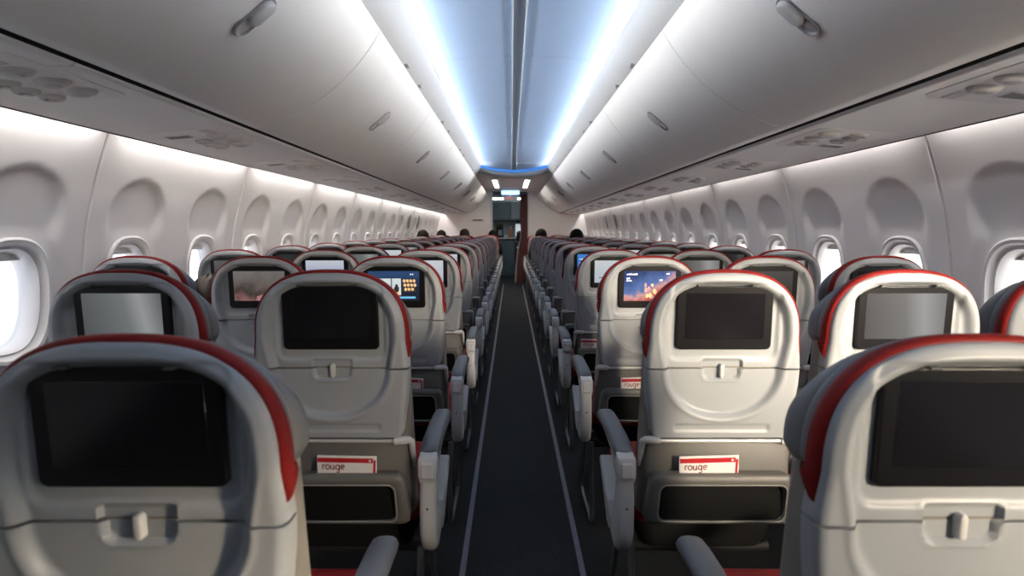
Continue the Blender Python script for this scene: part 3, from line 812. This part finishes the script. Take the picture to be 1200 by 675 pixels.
# seat cushion and pan
mb = MB(); 
def cush(z, ins): return [(x, y, z) for x, y in rr_loop(0, .388, .210-ins, .230-ins, .05, 6)]
mb.loft([cush(.43, .012), cush(.435, .002), cush(.455, -.002), cush(.490, .0), cush(.508, .012), cush(.516, .03), cush(.519, .07)])
cush_me = mb.mesh('seat_cushion', M['redseat'])
mb = MB(); mb.loft([cush(.345, .05), cush(.35, .03), cush(.40, .010), cush(.432, .006)]); pan_me = mb.mesh('seat_pan', M['pan'])
# armrests (origin on the arm's own centre line)
def arm_body(full):
    m = MB()
    m.prism([(.055, .592), (.10, .60), (.17, .640), (.30, .652), (.425, .652), (.44, .664), (.30, .672), (.16, .672), (.10, .668), (.065, .662), (.05, .635)], -.024, .024, .005)
    return m
mb = arm_body(True)
mb.box((-.025, .045, .60), (.025, .088, .662), .008, 2)
mb.box((-.016, .040, .606), (.016, .05, .648), .003, 1)
arm_me = mb.mesh('armrest', M['armbody'], sharp=35)
def pad_sec(y, top, hw):
    bot = top-.026
    return [(-hw, y, bot), (-hw-.002, y, bot+.010), (-hw+.003, y, top-.006), (-hw+.011, y, top-.001), (0, y, top), (hw-.011, y, top-.001), (hw-.003, y, top-.006), (hw+.002, y, bot+.010), (hw, y, bot)]
mb = MB(); mb.loft([pad_sec(y, t, w) for y, t, w in ((.078, .664, .020), (.084, .672, .025), (.11, .680, .026), (.18, .686, .027), (.30, .688, .027), (.38, .686, .027), (.420, .682, .026), (.437, .675, .023), (.445, .664, .016))])
pad_me = mb.mesh('armrest_pad', M['pad'])
shroud = [(.060, .610), (.098, .606), (.112, .56), (.140, .503), (.170, .480), (.215, .482), (.330, .545), (.352, .548), (.358, .532), (.300, .482), (.225, .420), (.175, .388), (.135, .378), (.105, .384), (.080, .405), (.062, .440), (.053, .49), (.050, .55)]
mb = MB(); mb.prism(shroud, -.023, .023, .016, seg=4)
mb.mi = 1; mb.box((-.0025, .0505, .52), (.0025, .0535, .525))
shr_me = mb.mesh('shroud', [M['armbody'], M['black']], sharp=35)
mb = MB(); mb.prism([(.175, .492), (.21, .494), (.322, .556), (.345, .558), (.35, .545), (.29, .492), (.215, .425), (.175, .41), (.16, .45)], -.030, .030, .006); wing_me = mb.mesh('shroud_wing', M['knuckle'], sharp=35)
mb = MB(); mb.prism([(.07, .52), (.11, .52), (.11, .60), (.07, .60)], -.014, .014, .004); mb.prism([(.075, .40), (.13, .40), (.105, .53), (.075, .53)], -.012, .012, .003); stub_me = mb.mesh('arm_stub', M['armbody'], sharp=35)
# legs: tube loop on the aisle side and the cross bar under the cushion
mb = MB(); R_ = .0105
mb.tube([(.0, .14, .36), (.0, .135, .30), (.0, .13, .06), (.0, .14, .025), (.0, .18, .014), (.0, .42, .014), (.0, .46, .03), (.0, .46, .08), (.0, .33, .32), (.0, .31, .36)], R_, 10)
leg_me = mb.mesh('leg', M['steel'])
mb = MB(); mb.tube([(-.23, .50, .30), (.20, .50, .30), (.225, .49, .30), (.232, .46, .30), (.232, .40, .31), (.225, .36, .33)], .009, 8); bbar_me = mb.mesh('baggage_bar', M['steel'])
beam_mes = [MB().tube([(-.205, y_, .33), (.205, y_, .33)], .018, 10).mesh('cross_beam', M['beam']) for y_ in (.24, .48)]

def build_seat(pos, side, detail=True):
    """one passenger seat, arms placed for its position in the triple"""
    t = thing('passenger_seat', '', 'seat')
    link('back_shell', shell_me, t); tr_ = link('tray_table', tray_me, t)
    link('latch', latch_me, t)
    for cm_ in clip_mes if detail else []: link('clip', cm_, t)
    s = link('screen', bez_me, t, (0, .0245, SZ)); d = link('display', disp_me, s)
    link('red_trim', trim_me, t); link('headrest', head_me, t); link('back_cushion', back_me, t)
    link('lower_back', low_me, t)
    b = link('hinge_bar', bar_me, t); [link('hinge_knuckle', kk, b) for kk in knk_mes]
    p = link('pocket', pocket_me, t); link('netting', net_me, p)
    if detail: link('piping', pip_me, p)
    c = link('seat_cushion', cush_me, t); link('seat_pan', pan_me, t)
    for bm_ in beam_mes if detail else []: link('cross_beam', bm_, t)
    aisle_x = 1 if side == 'left' else -1
    arms = []
    half = .262 if side == 'left' else .2365
    if pos == 'aisle': arms = [(aisle_x*.250, True), (-aisle_x*half, False)]
    elif pos == 'middle': arms = [(-aisle_x*half*.96, False)]
    else: arms = []
    for x, full in arms:
        a = link('armrest', arm_me, t, (x, 0, 0)); link('armrest_pad', pad_me, a)
        if full:
            s_ = link('shroud', shr_me, a); w_ = link('shroud_wing', wing_me, a)
        else: link('arm_stub', stub_me, a)
    if pos == 'aisle':
        link('leg', leg_me, t, (aisle_x*.215, .03, 0)); bb = link('baggage_bar', bbar_me, t)
        if aisle_x < 0: bb.scale.x = -1
    if pos == 'middle': link('leg', leg_me, t, (-aisle_x*.16, .03, 0))
    if pos == 'window': link('leg', leg_me, t, (aisle_x*.10, .03, 0))
    return t

proto = {}
LIT = {('left', 'aisle', 3): ('d_menu', 'screen showing a film menu'), ('left', 'aisle', 4): ('d_white', 'screen showing a white page'),
       ('right', 'aisle', 3): ('d_nebula', 'blue and red screen'), ('right', 'aisle', 4): ('d_white', 'screen showing a white page'),
       ('right', 'aisle', 5): ('d_blue', 'screen glowing blue'), ('left', 'middle', 3): ('d_film', 'screen showing a dim film'),
       ('left', 'middle', 4): ('d_lav', 'screen glowing pale lavender'), ('left', 'middle', 2): ('d_glare', 'screen pale with painted glare'),
       ('right', 'middle', 2): ('d_glare_warm', 'screen pale with painted glare'), ('right', 'middle', 4): ('d_glare_warm', 'screen grey with painted glare'),
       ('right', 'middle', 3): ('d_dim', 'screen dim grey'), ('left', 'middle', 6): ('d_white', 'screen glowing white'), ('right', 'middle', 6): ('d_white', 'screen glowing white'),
       ('left', 'aisle', 5): ('d_lav', 'screen glowing pale'), ('left', 'window', 4): ('d_dim', 'screen dim grey'), ('right', 'window', 4): ('d_glare_warm', 'screen grey with painted glare')}
SEATS = {}
def set_mat(o, m):
    o.material_slots[0].link = 'OBJECT'; o.material_slots[0].material = m
for row in range(1, NROW+1):
    for side in ('left', 'right'):
        for pos in ('aisle', 'middle', 'window'):
            if row == 1 and pos != 'aisle': continue
            if row == 2 and side == 'left' and pos == 'window': continue
            far = row > 7
            key = (side, pos, far)
            if key not in proto: o = proto[key] = build_seat(pos, side, not far)
            else: o = copy_tree(proto[key])
            o.location = (XS[side][pos], ROW0+PITCH*(row-1), 0)
            o.scale = (1, 1, 1)
            if row == 1: o.location = (XS[side][pos]+(-.026 if side == 'left' else .046), .765, 0); o.scale = (1, 1, .972)
            rw = 'in the nearest row' if row == 1 else f'in the {ORD[row-1]} row from the viewer'
            lit = LIT.get((side, pos, row))
            lab = f'{pos} seat {side} of the aisle, ' + ('nearest row' if row == 1 else f'{ORD[row-1]} row from the viewer')
            if lit: lab += ', ' + lit[1]
            elif row <= 5: lab += ', screen dark'
            elif row == NROW: lab += ', red back'
            else: lab += ', red trim'
            o['label'] = lab; o['group'] = 'passenger seats'
            SEATS[(side, pos, row)] = o
            scr = [c for c in o.children if c.name.startswith('screen')]
            scr = scr[0] if scr else [c for c in bpy.data.objects if c.parent == o and c.name.startswith('screen')][0]
            dsp = [c for c in bpy.data.objects if c.parent == scr and c.name.startswith('display')][0]
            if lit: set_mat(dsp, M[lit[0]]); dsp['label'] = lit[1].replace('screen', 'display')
            if row == NROW:
                for c in kids(o):
                    if c.name.split('.')[0] in ('back_shell', 'tray_table', 'back_cushion', 'headrest'): set_mat(c, M['redseat'])
            SEATS[(side, pos, row, 'd')] = dsp

# pictures on the lit displays: flat tiles on the display face (origin of a display is its centre)
def tile(name, dsp, x0, x1, z0, z1, m, y=-.0112):
    mb = MB(); mb.quad((x0, y, z0), (x1, y, z0), (x1, y, z1), (x0, y, z1)); mb.shear(K, 0)
    return link(name, mb.mesh(name, m), dsp)
def blob(name, dsp, cx, cz, rx, rz, m, y=-.0116, n=14, wob=.15):
    mb = MB(); rnd = random.Random(int(cx*9999+cz*777))
    mb.cap([(cx+rx*math.cos(2*PI*k/n)*(1+wob*rnd.uniform(-1, 1)), y, cz+rz*math.sin(2*PI*k/n)*(1+wob*rnd.uniform(-1, 1))) for k in range(n)]); mb.shear(K, 0)
    return link(name, mb.mesh(name, m), dsp)
d = SEATS[('left', 'aisle', 3, 'd')]
tile('header', d, -.10, .10, .042, .064, M['u_navy'])
tile('picture_tile', d, -.075, -.010, -.032, .036, M['u_pale']); tile('picture_tile', d, -.006, .030, -.032, .036, M['u_pale'])
blob('figure', d, .012, -.008, .011, .014, M['u_dark']); blob('figure', d, .012, .006, .006, .007, M['u_dark'], -.0118); tile('caption', d, -.002, .028, -.030, -.020, M['u_gold'], -.0119)
tile('picture_tile', d, .038, .088, -.020, .034, M['u_dark'])
for k in range(11): blob('face', d, .043+.0135*(k % 4)+.003*(k//4), .026-.017*(k//4), .0058, .0066, M['u_gold'], -.0116)
tile('progress_bar', d, -.07, .088, -.046, -.038, M['u_cyan'])
for x in (.070, .078): blob('icon', d, x, .053, .0030, .0030, M['u_white'])
d = SEATS[('right', 'aisle', 3, 'd')]
for i, (x, z, w) in enumerate(((-.094, .050, .050), (-.094, .033, .018), (-.094, .024, .026), (.066, .052, .012), (.038, .026, .020))):
    n = max(2, int(w/.0075))
    for k in range(n): tile('title_letter', d, x+k*.0075, x+k*.0075+.0052, z, z+.005+.001*((k*7+i) % 3), M['u_white'])
for k in range(10):
    blob('spark', d, .005+.05*random.uniform(-.5, .9), -.012+.03*random.uniform(-1, 1), .008*random.uniform(.5, 1.2), .010, M['u_pink'] if k % 2 else M['u_gold'], -.0113, 10, .4)
d = SEATS[('right', 'aisle', 4, 'd')]
for x, w in ((-.012, .016), (.012, .010)): tile('logo_mark', d, x, x+w, .012, .020, M['u_dark'])
tile('text_line', d, -.080, -.020, -.030, -.026, M['u_dark'])
d = SEATS[('left', 'middle', 3, 'd')]
blob('figure', d, .02, -.045, .035, .014, M['u_pink'], -.0113, 14, .25)
d = SEATS[('right', 'aisle', 5, 'd')]
tile('text_line', d, -.09, -.03, .03, .035, M['u_white']); tile('picture_tile', d, -.09, .0, -.03, .01, M['u_cyan'])

# ================================================================ BOOKLETS in the pockets
def strokes():
    S = []
    E = lambda cx, cy, rx, ry, a0, a1, n=16: [(cx+rx*math.cos(math.radians(a0+(a1-a0)*k/n)), cy+ry*math.sin(math.radians(a0+(a1-a0)*k/n))) for k in range(n+1)]
    S.append([(0, 0), (0, .5)]); S.append(E(.14, .32, .14, .18, 180, 50))
    S.append(E(.52, .25, .20, .25, 0, 360, 24))
    S.append([(.86, .5), (.86, .2)]+E(1.02, .18, .16, .18, 180, 360)+[(1.18, .5), (1.18, .12), (1.26, 0)])
    S.append(E(1.56, .25, .18, .25, 0, 360, 24)); S.append([(1.74, .5), (1.74, -.12)]+E(1.58, -.14, .16, .16, 0, -150))
    S.append([(1.92, .26), (2.28, .30)]+E(2.10, .27, .18, .24, 10, 310))
    return S
def ink_mesh(scale):
    mb = MB()
    for st in strokes(): mb.tube([(x*scale, 0, z*scale) for x, z in st], .0013, 6, True, (0, .4))
    return mb.mesh('lettering', M['ink'])
ink_me = ink_mesh(.0255)
bk = MB(); bk.box((-.079, 0, 0), (.079, .005, .13), .0008, 1); book_me = bk.mesh('pages', M['white'])
bk = MB(); bk.box((-.0775, -.0008, .112), (.070, .0004, .1245)); band_me = bk.mesh('red_band', M['cred'])
bk = MB(); bk.prism([(.066, 0), (.072, 0), (.0775, .12), (.0715, .12)], -.0009, .0004, 0, 'Y'); stripe_me = bk.mesh('red_stripe', M['cred'])
bk = MB(); bk.cap([(.0035*math.cos(2*PI*k/12), 0, .0035*math.sin(2*PI*k/12)) for k in range(12)]); dot_me = bk.mesh('emblem', M['white'])
def booklet(side, row, dx, rot, what, top=.671):
    s = SEATS[(side, 'aisle', row)]
    b = thing('booklet', f'white booklet with red band and handwriting, in the {what}', 'booklet', group='booklets in seat pockets')
    h = top-.13
    b.location = (s.location.x+dx, s.location.y+(HT-h)*K-.014, h); b.rotation_euler = (-.14*0+.15, rot, 0)
    b.rotation_euler.x = math.atan(K)*1.0
    link('pages', book_me, b); link('red_band', band_me, b); link('red_stripe', stripe_me, b)
    l = link('lettering', ink_me, b, (-.064, -.0012, .0925)); link('emblem', dot_me, b, (.062, -.0010, .1182))
    return b
booklet('left', 2, .035, .02, 'second left aisle pocket')
booklet('right', 2, -.030, -.025, 'second right aisle pocket')
booklet('left', 3, .03, .06, 'third left aisle pocket')
booklet('right', 3, -.03, -.02, 'third right aisle pocket')
booklet('right', 4, -.10, .03, 'fourth right aisle pocket')

# ================================================================ PASSENGERS
def passenger(loc, label, hair, cloth, sc=1., lean=0., turn=0.):
    p = thing('person', label, 'person', loc, 'passengers', (0, 0, turn))
    # joints (x, y forward, z up) of a seated figure, hips on the cushion
    J = {'pelvis': (0, .16, .60, .13), 'belly': (0, .15, .72, .13), 'chest': (0, .13, .88, .145), 'neck0': (0, .14, 1.00, .075), 'neck': (0, .155, 1.04, .052), 'head0': (0, .175, 1.10, .075), 'head1': (0, .175, 1.18, .094), 'head2': (0, .17, 1.235, .070)}
    B = [('pelvis', 'belly'), ('belly', 'chest'), ('chest', 'neck0'), ('neck0', 'neck'), ('neck', 'head0'), ('head0', 'head1'), ('head1', 'head2')]
    for s, n in ((-1, 'l'), (1, 'r')):
        J.update({n+'sh': (s*.165, .14, .95, .062), n+'el': (s*.19, .22, .745, .045), n+'wr': (s*.13, .42, .70, .030), n+'ha': (s*.11, .48, .69, .034),
                  n+'hip': (s*.09, .20, .59, .085), n+'kn': (s*.11, .60, .58, .062), n+'an': (s*.11, .66, .12, .040), n+'ft': (s*.11, .80, .06, .036)})
        B += [('chest', n+'sh'), (n+'sh', n+'el'), (n+'el', n+'wr'), (n+'wr', n+'ha'), ('pelvis', n+'hip'), (n+'hip', n+'kn'), (n+'kn', n+'an'), (n+'an', n+'ft')]
        for k in range(4):
            fx = s*(.11-.018*(k-1.5)*s*s); J[f'{n}f{k}a'] = (s*(.085+.017*k), .52, .692, .0095); J[f'{n}f{k}b'] = (s*(.083+.018*k), .55-.006*abs(k-1.5), .68, .0085)
            B += [(n+'ha', f'{n}f{k}a'), (f'{n}f{k}a', f'{n}f{k}b')]
        J[n+'t0'] = (s*.072, .475, .695, .011); J[n+'t1'] = (s*.060, .505, .688, .009); B += [(n+'wr', n+'t0'), (n+'t0', n+'t1')]
    names = list(J); idx = {k: i for i, k in enumerate(names)}
    def P(k):
        x, y, z, r = J[k]; x += lean*max(0, z-.6)
        zz = .53+(z-.475)*(sc*.90 if z > .65 else sc) if z > .4 else (z+.02 if sc > .9 else .53+(z-.475)*sc)
        return (x*sc, y*sc+.05, zz)
    me = bpy.data.meshes.new('body'); me.from_pydata([P(k) for k in names], [(idx[a], idx[b]) for a, b in B], [])
    o = bpy.data.objects.new('tmp_body', me); COL.objects.link(o)
    md = o.modifiers.new('s', 'SKIN'); md.use_smooth_shade = True
    sk = me.skin_vertices[0].data
    for k in names: sk[idx[k]].radius = (J[k][3]*sc, J[k][3]*sc); 
    for k in ('chest', 'belly', 'pelvis'): sk[idx[k]].radius = (J[k][3]*sc*1.15, J[k][3]*sc*.85)
    sk[idx['pelvis']].use_root = True
    su = o.modifiers.new('d', 'SUBSURF'); su.levels = 2; su.render_levels = 2
    dg = bpy.context.evaluated_depsgraph_get(); bme = bpy.data.meshes.new_from_object(o.evaluated_get(dg))
    bpy.data.objects.remove(o)
    bme.name = 'body'
    bme.materials.clear(); bme.materials.append(M['skin']); bme.materials.append(cloth)
    hn = P('neck0')[2]+.012
    for pl in bme.polygons:
        c = pl.center; hand = c.y > P('lwr')[1]-.01 and .6*sc+.0 < c.z and abs(c.x) < .2 and c.z > P('lwr')[2]-.055
        pl.material_index = 0 if (c.z > hn or hand) else 1; pl.use_smooth = True
    link('body', bme, p)
    hc = Vector(P('head1'))
    # face
    mb = MB()
    for s in (-1, 1): mb.ball((hc.x+s*.034*sc, hc.y+.082*sc, hc.z-.005), (.013*sc, .010*sc, .010*sc))
    link('eye', mb.mesh('eye', M['eye']), p)
    mb = MB(); mb.ball((hc.x, hc.y+.098*sc, hc.z-.035*sc), (.015*sc, .020*sc, .026*sc))
    for s in (-1, 1): mb.ball((hc.x+s*.090*sc, hc.y-.005, hc.z-.02*sc), (.014*sc, .022*sc, .034*sc))
    link('nose_and_ear', mb.mesh('nose_and_ear', M['skin']), p)
    mb = MB(); mb.ball((hc.x, hc.y+.086*sc, hc.z-.075*sc), (.024*sc, .010*sc, .008*sc)); link('mouth', mb.mesh('mouth', M['lips']), p)
    # hair: cap with locks, open at the face
    b = bmesh.new(); bmesh.ops.create_uvsphere(b, u_segments=40, v_segments=28, radius=1)
    rnd = random.Random(len(label)); 
    for v in list(b.verts):
        a = math.atan2(v.co.x, v.co.y)
        if v.co.z < -.45 or (v.co.y > .45 and v.co.z < .45): b.verts.remove(v); continue
        w = 1+.03*math.sin(a*17+v.co.z*5)+.02*math.sin(a*31)
        v.co = Vector((v.co.x*.106*w, v.co.y*.118*w, v.co.z*.122*w))
    mb = MB(); mb.bm(b, Matrix.Translation(hc+Vector((0, -.004, .014*sc))) @ Matrix.Scale(sc, 4))
    link('hair', mb.mesh('hair', hair, sharp=80), p)
    return p
def at(side, pos, row, dx=0, dy=0.):
    return (XS[side][pos]+dx, ROW0+PITCH*(row-1)+dy, -.02)
passenger(at('left', 'window', 3, .09, .02), 'child with brown hair leaning out beside the left window seat in the third row', M['hair2'], M['cloth3'], .74, .28)
passenger(at('left', 'window', 12), 'person with dark hair seen over the left window seat far down the cabin', M['hair3'], M['cloth2'])
passenger(at('left', 'window', 15, .02), 'person with black hair over the left window seat second before the partition', M['hair1'], M['cloth1'])
passenger(at('left', 'middle', 15, .02), 'person with greenish brown hair over the left middle seat near the partition', M['hair3'], M['cloth2'], 1.03)
passenger(at('left', 'aisle', 16, .06), 'person in black in the left aisle seat of the last row', M['hair1'], M['cloth1'])
passenger(at('right', 'aisle', 13), 'person with black hair over the right aisle seat far down the cabin', M['hair1'], M['cloth1'], 1.03)
passenger(at('right', 'middle', 11), 'person with black hair over the right middle seat far down the cabin', M['hair1'], M['cloth1'], 1.02)

# ================================================================ LIGHT
def area(name, loc, sx, sy, power, color, rot, spread=None):
    l = bpy.data.lights.new(name, 'AREA'); l.shape = 'RECTANGLE'; l.size = sx; l.size_y = sy; l.energy = power; l.color = color
    if spread: l.spread = spread
    o = bpy.data.objects.new(name, l); COL.objects.link(o); o.location = loc; o.rotation_euler = rot; return o
# cove tubes behind the rails
for sgn in (-1, 1):
    for a, b in ((-.9, 2.4), (2.4, 5.6), (5.6, 8.95)):
        # local -Z is the light's direction: aim up and inward
        area('cove_tube', (sgn*.575, (a+b)/2, 2.268), .02, b-a, 2.0*(b-a), (.97, .98, 1.), (0, math.radians(180-sgn*100), 0), math.radians(34))
        area('cove_uplight', (sgn*.608, (a+b)/2, 2.247), .04, b-a, 7.6*(b-a), (.68, .82, 1.), (0, math.radians(180-sgn*84), 0))
# sidewall wash behind the service strip, one tube per wall panel
sd = [Y0]+[s for s in SEAMY if Y0 < s < END]+[END]
for side, sgn in (('left', -1), ('right', 1)):
    for a, b in zip(sd, sd[1:]):
        if b < .6: continue
        area('wall_wash', (sgn*(1.655+SHIFT[side]*.3), (a+b)/2, 1.715), .03, max(.2, b-a-.14), 5.0, (1, .955, .93), (0, math.radians(10*sgn), 0))
# low sun from behind the viewer on the right, plus added fill lamps
area('low_sun_fill', (1.66, -.8, 1.38), .2, .2, 12.5, (1, .83, .62), Vector((-1.08, 2.6, -.40)).to_track_quat('-Z', 'Y').to_euler(), math.radians(52))
area('low_sun_fill', (1.66, -.2, 1.30), .12, .12, .7, (1, .82, .60), Vector((-2.0, 1.05, -.52)).to_track_quat('-Z', 'Y').to_euler(), math.radians(15))
area('low_sun_fill', (1.54, .30, 1.56), .15, .15, 5, (1, .86, .68), Vector((-1.08, 2.15, -.62)).to_track_quat('-Z', 'Y').to_euler(), math.radians(42))  # added lamp ahead of the viewer, brightens the third-row seat backs
area('window_daylight_fill', (1.70, -.50, 1.06), .26, .36, 4.2, (1, .96, .90), (0, math.radians(90), 0))  # added unseen lamp, general fill on the seat backs
area('galley_light', (0, 15.2, 2.35), .6, .6, 12, (.85, .93, 1), (0, 0, 0))

w = bpy.data.worlds.new('outside'); SC.world = w; w.use_nodes = True
nt = w.node_tree; bg = nt.nodes['Background']
tc = nt.nodes.new('ShaderNodeTexCoord'); sep = nt.nodes.new('ShaderNodeSeparateXYZ'); nt.links.new(tc.outputs['Generated'], sep.inputs[0])
r = nt.nodes.new('ShaderNodeValToRGB'); mr = nt.nodes.new('ShaderNodeMapRange'); mr.inputs[1].default_value = -1; mr.inputs[2].default_value = 1
nt.links.new(sep.outputs['X'], mr.inputs[0]); nt.links.new(mr.outputs[0], r.inputs['Fac'])
r.color_ramp.elements[0].color = (.07, .105, .17, 1); r.color_ramp.elements[1].color = (1, .97, .92, 1)
nt.links.new(r.outputs['Color'], bg.inputs['Color']); bg.inputs['Strength'].default_value = 7.0

for x in (-.345, .255): area('low_ceiling_light', (x, 11.9, LH-.012), .09, 1.9, 14, (1, .95, .88), (0, 0, 0))

# ================================================================ CAMERA
cam = bpy.data.cameras.new('camera'); co = bpy.data.objects.new('camera', cam); COL.objects.link(co)
co.location = (CAMX, 0, CAMH); co.rotation_euler = (PI/2, 0, 0)
cam.sensor_width = 36; cam.lens = 21.0
cam.shift_x = 1/1200; cam.shift_y = -67.5/1200
cam.clip_start = .02; cam.clip_end = 100
cam.dof.use_dof = True; cam.dof.focus_distance = 2.6; cam.dof.aperture_fstop = 4.0
SC.camera = co
SC.cycles.max_bounces = 10; SC.cycles.diffuse_bounces = 6; SC.cycles.transparent_max_bounces = 8
SC.cycles.sample_clamp_indirect = 6; SC.cycles.caustics_reflective = False; SC.cycles.caustics_refractive = False
SC.cycles.use_denoising = True
SC.view_settings.view_transform = 'Standard'
SC.view_settings.look = 'None'
SC.view_settings.exposure = 0.
